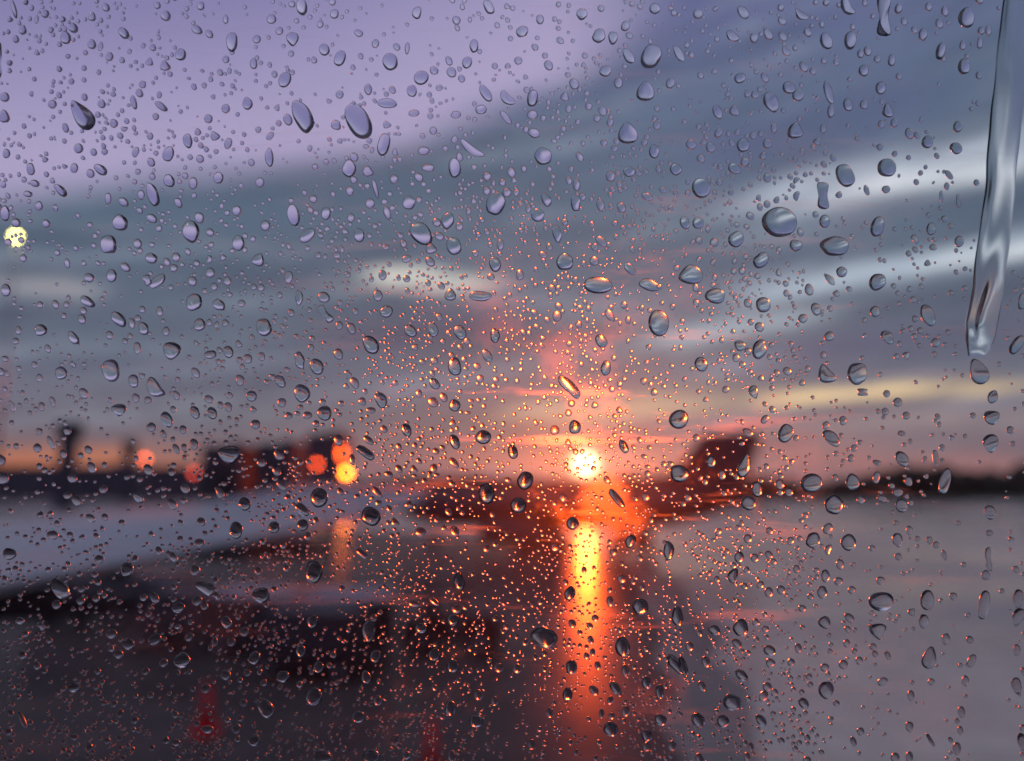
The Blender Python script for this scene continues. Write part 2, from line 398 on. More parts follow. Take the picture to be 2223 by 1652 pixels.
def cart(p, rz, label):
    t = thing('baggage_cart', p, label, 'baggage cart', 'baggage carts behind the tractor', rz)
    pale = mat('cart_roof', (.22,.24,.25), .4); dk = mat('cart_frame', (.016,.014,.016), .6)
    bx('platform', (0,0,.5), (2.2,1.35,.12), dk, t, .03)
    for sx in (-1.02,1.02):
        for sy in (-.6,.6): bx('corner_post', (sx,sy,1.02), (.06,.06,1.0), dk, t, .01)
        bx('end_panel', (sx*1.03,0,1.0), (.04,1.15,.86), dk, t, .01)
    bx('centre_panel', (0,.62,1.0), (1.95,.03,.86), dk, t, .01); bx('side_curtain', (0,-.63,.86), (2.02,.03,1.2), dk, t, .01)
    bm = bmesh.new()
    loft(bm, [[Vector((x, k*.74*math.cos(a), 1.50 + h*math.sin(a))) for a in [math.pi*q/8 for q in range(9)]] for x, k, h in ((-1.22,.5,.03), (-1.1,.85,.15), (-.85,1,.24), (.85,1,.24), (1.1,.85,.15), (1.22,.5,.03))])
    build('roof', bm, pale, t, smooth=True)
    bx('drawbar', (1.5,0,.42), (.7,.07,.07), dk, t, .01)
    for k, (sx, h) in enumerate(((-.6,.34), (.05,.42), (.62,.3))): bx('suitcase', (sx,-.05,.56+h/2), (.52,.8,h), dk, t, .05)
    wheel_pair(t, .7, .58, .24); wheel_pair(t, -.7, .58, .24)
g = lambda u, v, y: Vector((P(u, v, y).x, y, 0))
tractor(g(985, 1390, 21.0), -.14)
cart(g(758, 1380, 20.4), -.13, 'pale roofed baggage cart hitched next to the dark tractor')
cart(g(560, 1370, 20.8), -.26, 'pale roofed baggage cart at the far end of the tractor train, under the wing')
def dolly(p, rz, label):
    t = thing('cargo_dolly', p, label, 'cargo dolly', 'loaded cargo dollies on the apron', rz)
    dk = mats['cart_frame']
    bx('platform', (0,0,.46), (2.9,1.5,.12), dk, t, .03)
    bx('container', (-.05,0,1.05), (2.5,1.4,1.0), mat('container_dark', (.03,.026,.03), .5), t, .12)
    bx('drawbar', (1.75,0,.42), (.8,.07,.07), dk, t, .01)
    wheel_pair(t, .9, .6, .22); wheel_pair(t, -.9, .6, .22)
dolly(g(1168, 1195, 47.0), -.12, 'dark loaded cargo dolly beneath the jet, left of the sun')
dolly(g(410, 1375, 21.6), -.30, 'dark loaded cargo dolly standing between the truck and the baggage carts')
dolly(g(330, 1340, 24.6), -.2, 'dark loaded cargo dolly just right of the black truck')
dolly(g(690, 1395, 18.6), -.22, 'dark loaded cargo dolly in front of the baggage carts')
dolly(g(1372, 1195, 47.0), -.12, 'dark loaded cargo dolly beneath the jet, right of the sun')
def service_truck(p, rz):
    t = thing('service_truck', p, 'black service truck standing on the apron under the near part of the wing', 'truck', rz=rz); t.scale = (.74,.74,.74)
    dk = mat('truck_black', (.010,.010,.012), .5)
    bx('cargo_box', (-.9,0,1.75), (3.4,2.1,2.1), dk, t, .06); bx('chassis', (0,0,.55), (5.6,1.9,.28), dk, t, .04)
    bx('cab', (1.75,0,1.35), (1.5,2.0,1.5), dk, t, .15); bx('windscreen', (2.47,0,1.65), (.08,1.7,.7), mats['cockpit_glass'], t, .02)
    bx('bumper', (2.75,0,.62), (.16,1.95,.28), rubber, t, .04)
    for s in (-1, 1): bx('side_window', (1.8,s*1.0,1.68), (.8,.05,.55), mats['cockpit_glass'], t, .02); bx('mirror', (2.35,s*1.2,1.6), (.08,.2,.35), rubber, t, .03)
    wheel_pair(t, 1.75, .95, .42); wheel_pair(t, -1.6, .95, .42)
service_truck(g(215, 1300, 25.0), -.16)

def cone(p, label):
    t = thing('traffic_cone', p, label, 'traffic cone', 'red cones on the apron')
    red = mat('cone_red', (.72,.010,.014), .45, noise_amp=.1); wh = mat('cone_band', (.5,.05,.05), .4)
    bx('base', (0,0,.03), (.5,.5,.06), red, t, .015)
    lt('body', [(.19,.055), (.12,.42), (.05,.84), (.035,.88)], red, t, 'Z', (0,0,0), 20)
    lt('band', [(.136,.36), (.106,.54)], wh, t, 'Z', (0,0,0), 20)
cone(g(448, 1560, 14.4), 'red traffic cone on the dark apron below the wing, nearer the picture corner')
cone(g(936, 1655, 12.3), 'red traffic cone at the bottom edge just left of the sun streak')

# ------------------------------------------------------------------ buildings on the left skyline
bdark = mat('building_dark', (.050,.046,.060), .8, noise_scale=.3); broof = mat('building_roof', (.035,.033,.04), .8); bglass = mat('building_glass', (.02,.022,.03), .15, noise_amp=.1)
def building(u0, u1, vtop, y, label, depth=14, storeys=3, bays=5):
    a, b = P(u0, vtop, y), P(u1, vtop, y); w = b.x - a.x; h = a.z
    t = thing('airport_building', ((a.x+b.x)/2, y + depth/2, 0), label, 'building', 'dark buildings on the skyline')
    bx('wall', (0,0,h/2), (w,depth,h), bdark, t, .05)
    r = bx('roof', (0,0,h+.15), (w+.6,depth+.6,.3), broof, t, .05)
    bx('roof_unit', (w*.2,0,h+.85), (min(3,w*.3),3,1.1), broof, r, .05)
    for s in range(storeys):
        for k in range(bays):
            o = bx('window', (-w/2 + w*(k+.5)/bays, -depth/2-.02, h*(s+.55)/storeys), (w/bays*.6,.12,h/storeys*.5), bdark, t, .01)
            bx('pane', (-w/2 + w*(k+.5)/bays, -depth/2-.07, h*(s+.55)/storeys), (w/bays*.5,.08,h/storeys*.4), bglass, o, .01)
    bx('door', (w*.1,-depth/2-.05,1.1), (1.4,.16,2.2), broof, t, .02)
building(-260, 430, 1014, 185, 'long low dark terminal building behind the control tower', 18, 2, 16)
building(438, 528, 968, 200, 'square dark building block right of the long low terminal', 12, 4, 4)
building(556, 640, 962, 205, 'dark building block between the square block and the orange lit one', 12, 4, 4)
building(664, 742, 943, 178, 'dark tall building beside the bright orange lamps', 12, 5, 4)
def tower(u, vtop, y, wpx, name, label, cat):
    p = P(u, vtop, y); w = wpx/F22*y; h = p.z
    t = thing(name, (p.x, y, 0), label, cat)
    lt('shaft', [(w*.5,0), (w*.42,h*.3), (w*.40,h*.72), (w*.55,h*.78)], bdark, t, 'Z', (0,0,0), 16, False)
    lt('cab', [(w*.55,h*.78), (w*.66,h*.90)], bglass, t, 'Z', (0,0,0), 10, False)
    lt('roof', [(w*.70,h*.90), (w*.70,h*.925), (w*.3,h*.95)], broof, t, 'Z', (0,0,0), 10, False)
    lt('antenna', [(w*.03,h*.94), (w*.02,h)], steel, t, 'Z', (0,0,0), 8)
    for k in range(3): bx('window', (0,-w*.46,h*(.15+.18*k)), (w*.3,.15,1.2), bglass, t, .01)
tower(154, 905, 120, 44, 'control_tower', 'tall dark control tower on the skyline above the pale wing', 'tower')
tower(284, 948, 160, 26, 'watch_tower', 'slimmer dark tower beside the orange lamp, right of the control tower', 'tower')

# ------------------------------------------------------------------ lit lamps
def lamp(u, v, y, r, color, strength, label, name='floodlight_mast', heads=1):
    p = P(u, v, y)
    t = thing(name, (p.x, y, 0), label, 'lamp', 'lit apron lamps')
    lt('pole', [(.16,0), (.12,p.z*.6), (.08,p.z - r*.9)], steel, t, 'Z', (0,.0,0), 12)
    bx('bracket', (0,r*.9,p.z+r*.1), (r*1.3,r*.9,r*.3), steel, t, .02)
    m = glow('lamp_glow', color, strength)
    for k in range(heads):
        lt('lamp_head', [(r*.1,-r), (r*.75,-r*.7), (r,0), (r*.75,r*.7), (r*.1,r)], m, t, 'Z', (0,-.2,p.z + k*r*2.3), 16)
lamp(37, 515, 60, .20, (1.0,.90,.25), 30, 'yellow lit lamp high on a mast at the left edge')
lamp(315, 996, 175, .50, (1.0,.11,.025), 14, 'orange red lamp between the slim tower and the square block')
lamp(422, 1026, 170, .50, (1.0,.09,.05), 6, 'dim red lamp low in front of the long terminal')
lamp(688, 1008, 165, .50, (1.0,.085,.015), 15, 'red orange lamp on the front of the tall dark building')
lamp(752, 1026, 160, .75, (1.0,.19,.012), 34, 'brightest orange lamp, right of the tall dark building', heads=1)
lamp(742, 990, 160, .50, (1.0,.10,.012), 15, 'orange lamp stacked above the brightest lamp', heads=2)
lamp(692, 1066, 110, .28, (1.0,.85,.5), 9, 'small pale lamp under the red orange one')
lamp(736, 1058, 110, .28, (1.0,.85,.45), 9, 'small pale lamp below the brightest orange lamp')

# ------------------------------------------------------------------ the window
def glass_mats():
    out = []
    # plain glass
    m = bpy.data.materials.new('window_glass'); m.use_nodes = True; t = m.node_tree; t.nodes.clear()
    g1 = t.nodes.new('ShaderNodeBsdfGlass'); g1.inputs['Roughness'].default_value = 0; g1.inputs['IOR'].default_value = 1.5
    o = t.nodes.new('ShaderNodeOutputMaterial'); t.links.new(g1.outputs[0], o.inputs[0]); out.append(m)
    # outer face: the same glass with a thin greasy film in patches and wiping streaks
    m = bpy.data.materials.new('window_glass_smeared'); m.use_nodes = True; t = m.node_tree; t.nodes.clear()
    g1 = t.nodes.new('ShaderNodeBsdfGlass'); g1.inputs['Roughness'].default_value = 0; g1.inputs['IOR'].default_value = 1.5
    g2 = t.nodes.new('ShaderNodeBsdfGlass'); g2.inputs['Roughness'].default_value = .50; g2.inputs['IOR'].default_value = 1.5
    tcn = t.nodes.new('ShaderNodeTexCoord')
    def nz(scale, detail, rotz, sc, lo, hi):
        mp = t.nodes.new('ShaderNodeMapping'); mp.inputs[1].default_value = FILM_OFF; mp.inputs[2].default_value = (0,0,rotz); mp.inputs[3].default_value = sc
        t.links.new(tcn.outputs['Object'], mp.inputs[0])
        n = t.nodes.new('ShaderNodeTexNoise'); n.inputs['Scale'].default_value = scale; n.inputs['Detail'].default_value = detail; n.inputs['Roughness'].default_value = .62
        t.links.new(mp.outputs[0], n.inputs['Vector'])
        r = t.nodes.new('ShaderNodeMapRange'); r.interpolation_type = 'SMOOTHSTEP'; t.links.new(n.outputs[0], r.inputs[0]); r.inputs[1].default_value = lo; r.inputs[2].default_value = hi
        return r.outputs[0]
    patch = nz(42, 6, 0, (1,1,1), .53, .66)
    wipe = nz(60, 5, R(28), (.45,3.4,1), .55, .70)
    def mth(op, a, b):
        n = t.nodes.new('ShaderNodeMath'); n.operation = op
        for i, q in ((0, a), (1, b)):
            if isinstance(q, float): n.inputs[i].default_value = q
            else: t.links.new(q, n.inputs[i])
        return n.outputs[0]
    fac = mth('ADD', mth('MULTIPLY', patch, FILM_PATCH), mth('ADD', mth('MULTIPLY', wipe, FILM_WIPE), FILM_BASE))
    mx = t.nodes.new('ShaderNodeMixShader'); t.links.new(fac, mx.inputs[0]); t.links.new(g1.outputs[0], mx.inputs[1]); t.links.new(g2.outputs[0], mx.inputs[2])
    o = t.nodes.new('ShaderNodeOutputMaterial'); t.links.new(mx.outputs[0], o.inputs[0]); out.append(m)
    return out
FILM_OFF = (0.0, 0.0, 0.4)
FILM_PATCH, FILM_WIPE, FILM_BASE = .065, .13, .008
win = thing('cabin_window', PC, 'rain spattered window pane that the whole view is seen through', 'window')
win.rotation_euler = (R(90) + PITCH, 0, 0)
bm = bmesh.new()
box(bm, (0, 0, PANE_T/2), (PW+.02, PH+.02, PANE_T))
for f in bm.faces: f.material_index = 1 if f.calc_center_median().z < 1e-5 else 0
build('pane', bm, glass_mats(), win)
bm = bmesh.new()                                # frame round the pane
for cx, cyy, sx, sy in ((0,PH/2+.02,PW+.08,.04), (0,-PH/2-.02,PW+.08,.04), (-PW/2-.02,0,.04,PH), (PW/2+.02,0,.04,PH)):
    box(bm, (cx, cyy, .002), (sx, sy, .03))
build('frame', bm, mat('frame_dark', (.12,.11,.10), .5), win)

# ------------------------------------------------------------------ water on the glass
F25 = 2560*LENS/36.0
DE = D0 - PANE_T/3
def pane(u, v): return (u-1280)/F25*DE, (951.5-v)/F25*DE     # position on the pane (metres) of a noted drop
PXM = DE/F25
def water(name, rough):
    m = bpy.data.materials.new(name); m.use_nodes = True; t = m.node_tree; t.nodes.clear()
    g1 = t.nodes.new('ShaderNodeBsdfGlass'); g1.inputs['Roughness'].default_value = rough; g1.inputs['IOR'].default_value = 1.333
    o = t.nodes.new('ShaderNodeOutputMaterial'); t.links.new(g1.outputs[0], o.inputs[0]); return m
W_BACK, W_BIG, W_SMALL = water('water_contact', 0.0), water('water_large', .16), water('water_fine', .32)
EMB = .00012                                     # drops sit this far into the glass so that no faces coincide

TILES = {
'A': (0, 0, 2.581, [(1950,50,110,70,10),(432,250,85,65,10),(535,745,215,115,35,'w'),(1955,755,220,120,25),(1500,275,125,75,0),(1890,258,90,75,0,'v'),(2095,325,75,70,20),(2195,380,100,75,-25),(1170,357,80,70,0),(1840,518,95,85,0),(805,220,80,60,50),(690,55,55,50,30),(600,115,60,50,30),(600,292,65,55,20),(655,305,55,35,-15),(1275,197,75,55,45),(1355,225,60,45,40),(1755,128,65,60,0),(2160,95,60,60,0),(1660,258,55,50,0),(1640,415,70,50,20),(1600,672,80,65,10),(1460,705,60,55,0),(925,550,50,45,0),(905,605,60,45,30),(868,665,95,40,15),(1045,690,95,45,55),(1215,912,95,60,10),(1475,928,75,50,-15),(1090,997,95,75,-15),(980,1050,60,50,40),(880,985,65,45,-15),(485,1088,65,50,-10),(655,1098,95,60,50),(590,1123,60,50,30),(205,1095,80,55,10),(232,1187,65,45,70),(188,1255,60,40,80),(398,1232,100,55,45),(258,1332,60,50,-10),(990,1258,155,75,20),(1095,1170,85,70,30),(1250,1185,80,55,0),(1412,1150,75,65,0),(1740,1018,120,55,5),(1680,1180,60,60,0),(703,1283,75,40,5),(803,1307,75,50,50),(915,1260,65,45,0),(1155,1312,70,45,30),(780,1440,110,95,0),(985,1412,80,50,55),(705,1580,125,95,10,'s'),(1235,1495,145,105,5),(1290,1408,75,60,20),(1530,1362,65,60,0),(1895,1390,140,80,15),(1985,1520,120,70,-50),(1540,1570,105,75,10),(892,1575,65,55,0),(305,1445,55,50,0),(40,1380,100,60,0),(50,995,60,50,0),(-5,395,250,50,0,'d'),(1860,775,75,60,10),(1745,880,60,40,-40),(1715,1458,70,60,0),(2105,1380,80,60,0),(2170,810,70,60,45),(1300,45,55,50,0),(1460,130,60,35,0),(430,830,65,40,20),(740,800,60,50,45),(100,65,130,30,15),(245,130,60,25,-5)]),
'B': (850, 0, 2.581, [(960,50,100,60,25),(497,87,80,60,-10),(1560,95,75,70,0),(2030,60,70,70,0),(1840,172,65,60,0),(1175,207,75,75,0),(1290,130,65,50,0),(1670,235,90,85,-10),(1760,248,85,60,0),(325,402,105,105,0),(525,505,95,92,0),(865,300,90,55,0),(720,470,70,62,0),(820,407,75,65,-10),(1150,395,52,52,0),(1345,425,70,55,30),(2005,368,150,135,-10),(1510,545,75,60,30),(1712,462,85,65,80),(1970,590,130,110,0,'w'),(122,218,60,45,80),(183,580,75,50,0),(465,590,90,55,0),(940,605,115,65,30),(1080,635,120,60,45,'b'),(1242,637,105,75,-10),(305,672,125,70,85,'t'),(910,712,75,65,90,'t'),(478,735,70,50,90,'t'),(748,745,65,55,90,'t'),(120,785,250,150,25),(283,935,140,85,-15),(850,960,190,50,55,'b'),(540,975,75,55,90),(60,1090,110,90,0),(740,1085,130,80,5),(1310,1010,110,115,90),(1855,860,140,120,0,'w'),(2025,980,90,65,10),(1070,760,110,40,40),(1240,745,70,65,90,'t'),(1250,860,80,60,70),(575,1085,80,50,90,'b'),(195,1315,65,60,0),(445,1310,90,80,0),(305,1375,85,45,20),(1005,1315,155,120,-25),(1330,1290,90,60,20),(1520,1310,110,65,10),(1275,1390,80,95,90),(1865,1110,65,75,90),(2165,1095,75,75,0),(695,1425,110,80,-15),(525,1510,170,120,40),(735,1590,115,95,20),(125,1520,85,70,20),(1680,1325,80,50,10),(1525,1195,75,50,0),(1400,1510,115,55,10),(1685,1560,90,50,45),(230,1220,130,30,15),(435,315,80,30,0),(230,285,60,45,0),(1860,365,110,60,30),(2185,350,120,50,25),(2130,540,70,60,0),(1795,540,70,55,0),(65,1235,60,50,0),(1745,1140,70,60,0),(1815,1340,70,55,30),(1980,1270,75,50,55),(1035,1580,75,45,0),(1105,1115,70,50,20),(950,1140,60,50,40),(785,510,50,45,0),(1420,265,55,40,50)]),
'C': (1700, 0, 2.581, [(405,85,95,60,40),(1075,45,130,70,30,'b'),(1310,110,260,95,0,'d'),(1840,122,130,105,0),(335,237,90,60,50),(565,225,85,50,30),(660,240,70,45,35),(940,270,110,80,30),(1095,265,120,80,-10),(1560,230,80,55,0),(1675,335,115,60,-15),(1825,435,100,80,0),(795,435,75,50,35),(385,508,70,70,0),(545,505,70,45,30),(585,660,140,90,25),(1180,460,75,65,20),(1360,395,70,55,0),(1290,572,85,65,0),(1205,335,65,50,10),(1160,352,55,45,0),(680,335,70,45,35),(820,215,65,45,40),(780,100,100,50,55,'b'),(655,140,65,45,40),(700,570,95,70,55),(955,600,150,55,15),(970,720,95,45,0),(1080,680,85,60,10),(1335,715,95,65,0,'w'),(240,725,90,60,20),(740,845,105,95,0,'w'),(1475,865,75,55,15),(1590,920,80,75,0),(1785,822,75,60,0),(1775,960,75,80,0),(70,935,70,60,50),(195,955,65,60,20),(405,940,85,85,0),(560,930,60,60,0),(350,1090,90,65,55),(1330,1085,120,122,0),(1062,1135,155,115,30),(920,1265,190,80,0,'d'),(135,1215,130,120,0),(640,1435,205,215,0),(1270,1465,135,85,-15),(930,1430,75,75,0),(360,1545,105,100,0),(995,1590,130,180,90),(745,1585,75,80,0),(1615,1480,75,65,0),(1795,1560,75,60,0),(1325,1225,50,55,90),(1200,1230,70,35,20),(1730,1132,70,40,40),(30,1440,85,60,20),(115,1440,75,75,0),(1790,1300,90,30,0),(1510,1545,65,40,25),(1715,1205,50,35,0),(1680,1270,75,25,5),(773,1500,60,40,5),(450,1395,60,45,40),(1815,300,60,40,0),(1925,285,75,35,0),(1935,205,50,45,0),(1980,205,65,35,10),(1700,80,65,45,10),(1665,160,65,45,20),(920,835,60,40,0),(560,1150,60,50,0),(1440,145,50,40,30)]),
'D': (0, 630, 2.581, [(45,248,85,60,0),(158,42,50,45,10),(440,75,65,35,10),(580,168,65,60,80),(725,155,90,60,-5),(815,100,75,50,50),(980,42,75,70,0),(1140,35,60,55,0),(1020,190,120,65,-50),(1125,105,50,50,0),(1245,190,65,55,20),(1360,135,65,60,10),(1385,225,50,45,0),(1670,50,85,75,-20,'w'),(1470,190,60,50,10),(570,322,105,60,55),(1255,325,110,105,0),(1415,342,90,65,40),(1560,332,50,50,0),(1865,165,80,55,0),(770,435,125,70,40),(855,460,75,40,15),(930,495,90,60,25),(1075,512,60,45,0),(270,505,75,80,90),(125,507,55,40,0),(480,555,100,55,35),(535,435,65,50,20),(1290,470,80,75,0),(1705,487,110,105,25),(1110,640,115,110,-10,'v'),(1475,645,85,60,25),(1360,665,80,60,90,'t'),(1600,690,65,60,20),(890,620,80,45,0),(315,625,55,40,20),(720,765,145,115,10),(400,782,85,78,0),(865,832,75,75,0),(1005,875,150,85,40,'b'),(1265,780,70,55,20),(545,912,75,55,25),(228,728,45,38,0),(1140,925,65,45,25),(880,942,60,50,20),(958,955,50,45,90),(770,1020,80,90,90,'v'),(1080,1080,110,65,25),(1260,1035,85,60,20),(1370,1040,85,60,25),(980,1130,60,60,-20),(1350,950,65,50,55),(1475,1000,65,50,20),(1550,828,75,60,10),(1625,930,70,70,10),(1810,835,90,60,30),(1950,912,115,105,0),(2095,1040,95,95,0),(1650,1112,65,62,10),(1820,972,60,60,20),(1935,700,110,65,15),(2045,740,110,85,20),(2185,660,75,60,20),(2100,400,130,55,40,'d'),(1930,295,100,50,5),(345,965,70,35,15),(275,997,60,42,0),(150,912,45,30,0),(85,995,80,32,20),(1255,1240,75,55,10),(1140,1270,70,40,25),(335,1230,95,35,25),(575,1275,60,45,30),(1485,1310,115,140,90,'v'),(595,1390,75,50,30),(960,1405,75,55,30),(470,1460,70,50,50),(500,1605,80,55,40),(895,1580,85,55,35),(1195,1525,70,50,30),(1420,1555,85,45,25),(1820,1505,85,50,45),(1800,1310,80,55,40),(2060,1585,120,120,0),(1580,1625,90,75,20),(1690,1360,65,55,70),(1785,1415,70,45,40),(1115,1625,80,55,25),(670,1530,60,50,0),(440,1155,55,50,0),(1985,1055,60,55,90,'t'),(1690,675,60,45,20),(1035,385,60,45,10),(265,342,45,40,0),(365,340,60,40,20),(435,340,45,35,20),(260,812,50,40,10),(2185,1215,75,60,20)]),
'E': (850, 630, 2.581, [(75,495,75,55,25),(300,385,80,80,0),(200,600,130,95,35),(455,510,90,70,50),(600,500,105,60,30),(775,520,100,75,30),(905,285,140,65,85,'s'),(712,275,80,70,0,'w'),(1000,540,90,65,0),(1665,215,185,110,85),(1995,215,135,75,75),(2055,460,170,135,10),(1740,410,90,50,30),(1685,575,95,70,30),(1870,110,95,55,40),(1000,80,100,75,10),(1450,65,110,110,0),(950,670,95,55,30),(740,740,110,95,20),(1715,750,100,65,0),(1480,870,190,70,45,'s'),(265,955,110,75,30),(610,850,85,60,40),(600,970,75,60,30),(740,990,80,75,30),(95,845,80,55,25),(145,965,60,45,40),(200,1022,60,45,80),(430,1150,95,60,20),(740,1225,100,65,20),(925,1195,110,85,70),(1515,1130,95,75,0),(1115,1290,95,65,10),(1830,1255,95,55,25),(165,1295,145,55,50,'s'),(185,1215,80,45,50),(1195,1475,120,105,0),(945,1560,140,100,5),(1150,1635,100,105,0),(1785,1590,150,50,40,'s'),(2185,1080,130,120,70),(2190,1430,130,110,65),(240,1550,90,45,40),(735,1360,80,50,40),(275,150,75,50,0),(430,45,50,60,0),(1160,150,70,50,0),(1400,415,70,60,0),(1640,60,60,60,0),(380,1400,60,45,40),(315,1435,60,45,55),(80,1340,70,40,10),(605,1395,60,50,0),(1385,1150,65,60,0)]),
'F': (1700, 630, 2.581, [(225,285,130,100,85),(535,342,100,95,0),(510,485,65,60,0),(70,145,145,130,90,'w'),(520,55,110,90,-70),(1270,195,120,100,-30),(1040,130,70,70,0),(965,180,80,45,40),(830,245,75,60,0),(875,370,85,60,20),(1255,385,70,65,0),(1595,410,150,85,25),(1335,550,100,65,40),(790,430,60,60,0),(960,545,60,70,90),(510,630,120,95,-30),(385,605,80,60,70),(135,725,95,85,0),(945,790,135,90,45,'b'),(1140,785,140,130,0),(1645,585,60,60,-30),(475,905,85,60,20,'v'),(690,770,60,50,55),(1920,770,175,110,25,'w'),(1400,970,60,60,0),(1330,915,50,45,0),(1175,905,50,75,90,'d'),(2012,935,85,65,-10),(2005,1070,95,95,0,'v'),(2000,1235,120,90,0,'v'),(1048,1088,60,50,0),(1455,1055,55,45,0),(1320,1030,50,45,20),(680,1170,120,100,-10),(975,1200,135,75,45),(1430,1335,110,75,25),(415,1375,150,80,-20,'w'),(1270,1360,60,35,65,'b'),(845,1490,140,125,90),(1110,1485,110,85,20),(1265,1455,80,45,-10),(1470,1480,65,50,20),(1705,1480,175,60,-15,'s'),(640,1500,65,60,0),(1400,1550,70,55,90),(1165,1600,50,50,0),(495,1530,100,70,10),(435,1165,75,50,50),(545,1080,65,45,-45),(200,1355,75,65,0),(270,1440,60,50,0),(50,1440,100,100,90),(35,1080,100,115,0),(1120,1265,45,45,0),(1100,1330,50,45,0),(1645,1330,110,35,5,'s'),(1425,1170,50,35,80),(1575,1340,45,30,0),(990,1630,120,125,0),(1425,1635,90,80,0),(1300,1590,70,45,80),(440,1620,100,90,70),(700,1550,55,55,0),(2200,320,110,50,-10),(2165,600,140,70,-35)]),
'G': (1700, 1263, 2.581, [(855,225,100,95,0),(1085,240,110,95,0),(1400,222,90,65,10),(950,150,75,60,-15),(1475,160,60,40,0),(1605,225,50,40,0),(1995,45,95,70,15),(1990,178,40,45,0),(435,215,60,55,20),(380,335,80,60,0),(480,340,60,50,0),(345,455,95,70,0,'b'),(575,165,50,45,20),(955,285,70,40,-20,'b'),(1030,380,65,52,0),(935,455,85,55,0),(1020,490,55,55,0),(915,560,80,65,0),(1295,625,145,150,90,'t'),(1590,610,145,80,0),(1567,745,95,55,0),(1985,345,150,35,5,'d'),(1965,450,65,55,0),(1955,640,190,65,-8,'s'),(2175,600,120,65,0),(2175,720,120,70,-15,'v'),(1280,810,105,100,-20,'b'),(390,790,110,100,0),(220,805,60,80,65),(575,935,65,80,65),(930,755,85,75,20),(1090,725,75,50,45),(1605,980,150,85,-10,'w'),(1710,860,75,50,0),(1875,1000,90,50,-25),(1835,1130,70,45,0),(2165,930,75,45,0),(2165,1160,110,60,5),(1485,1225,70,45,0),(1810,1330,75,45,0),(1475,1425,70,50,0),(1780,1565,85,50,0),(1475,1620,75,45,0),(2200,1520,120,55,10),(760,920,65,45,10),(580,1015,60,60,55),(1050,1025,65,55,0),(930,1045,55,55,0),(395,1095,95,60,50),(560,1170,60,60,0),(940,1190,120,95,5),(335,1270,125,100,45),(795,1275,80,60,40),(115,1385,105,80,0),(275,1390,80,80,0),(520,1385,85,60,45),(570,560,65,55,0),(165,1010,75,55,10),(140,1165,75,45,20),(650,545,60,55,0),(1105,545,50,50,0),(1290,485,55,55,0),(785,665,50,50,0),(1335,965,60,35,25),(1240,910,45,45,50),(1160,1455,50,50,40),(1115,1520,70,35,20),(650,1515,50,40,40),(455,1555,60,35,10),(1700,320,75,28,20),(1610,1510,95,25,30,'s'),(365,890,75,55,45),(60,910,60,55,55),(430,1620,60,40,10),(815,1640,50,50,0),(1005,1275,45,40,40),(10,730,120,50,0),(20,1040,130,55,20)]),
'H': (850, 1400, 2.585, [(1485,215,95,70,-15),(1940,300,110,100,10),(2180,365,130,75,5),(1320,500,130,175,70),(1825,560,130,95,5),(1495,690,95,75,0),(1470,865,85,65,0),(1640,840,75,55,35),(1750,1090,95,95,0),(1845,715,85,55,10),(1780,825,100,60,35),(1500,410,65,50,10),(1745,265,75,45,0),(2165,670,140,75,40),(1980,790,85,60,0),(2065,850,95,55,0),(1745,905,60,40,-20),(1845,975,70,55,0),(1355,985,65,45,15),(1690,990,65,35,0),(1755,1005,45,45,0),(2070,1030,70,85,65),(1980,1130,75,70,30),(770,140,110,75,0),(730,385,75,75,0),(190,450,150,90,0),(230,620,80,70,-5),(610,610,70,90,90),(730,685,75,80,50),(170,755,85,60,20),(715,955,100,70,5),(880,1040,75,90,80),(725,1265,75,55,10),(205,1270,90,115,90,'t'),(120,1010,70,90,65),(245,905,65,55,0),(1025,695,60,60,0),(1145,700,60,60,0),(525,440,60,80,80),(480,280,40,80,80),(605,265,85,35,50),(1980,1205,60,60,0),(2145,1200,60,60,0),(1665,680,60,40,20),(1620,515,60,40,20),(355,1160,60,65,55),(895,870,70,55,10),(1000,910,65,40,5),(1240,1190,70,50,10),(430,1260,50,50,0),(1820,120,60,60,0)]),
'I': (0, 1400, 2.585, [(395,185,145,95,30),(825,60,95,75,0),(370,285,60,60,30),(1340,180,80,125,70,'b'),(1000,240,85,50,35),(1690,225,100,115,90),(2030,75,150,115,0),(1155,305,80,75,20),(1465,400,85,60,30),(1580,460,60,65,40),(1005,510,80,85,90),(835,540,85,65,45),(725,475,65,65,40),(1495,525,60,60,0),(1645,630,80,85,55),(1180,645,95,110,65),(1830,750,75,85,90),(485,820,60,85,90),(1720,955,135,90,35),(2030,880,110,105,10),(1330,825,65,65,0),(1345,1090,50,75,80),(1460,740,60,70,65),(1530,1085,60,60,20),(1645,1160,75,75,0),(2085,1270,80,140,90,'t'),(135,390,60,45,65),(245,680,55,45,40),(525,260,55,50,30),(625,245,50,45,0),(1945,585,80,60,10),(2060,690,75,65,0),(2020,395,85,70,0),(1390,525,60,40,0),(1225,495,55,55,40),(770,605,55,60,80),(1060,660,55,55,40),(780,985,55,45,20),(875,1030,45,50,0),(580,1205,60,45,0),(490,1140,40,50,80),(945,715,50,50,0),(1275,260,70,60,-30),(930,240,45,50,65),(1670,70,60,45,40),(155,1030,110,30,25),(150,610,60,50,40)]),
'L': (0, 950, 2.581, [(345,1000,65,70,10),(68,1120,80,80,90),(375,925,45,35,20),(590,890,70,45,45),(790,920,45,40,0),(1525,970,105,90,10),(1300,915,60,55,30),(1770,950,75,75,10),(1955,935,75,75,10),(1290,1050,60,60,20),(645,1155,55,60,0),(1950,835,110,60,50),(1030,1100,60,40,30),(1120,1140,75,45,40),(2040,905,50,35,0)]),
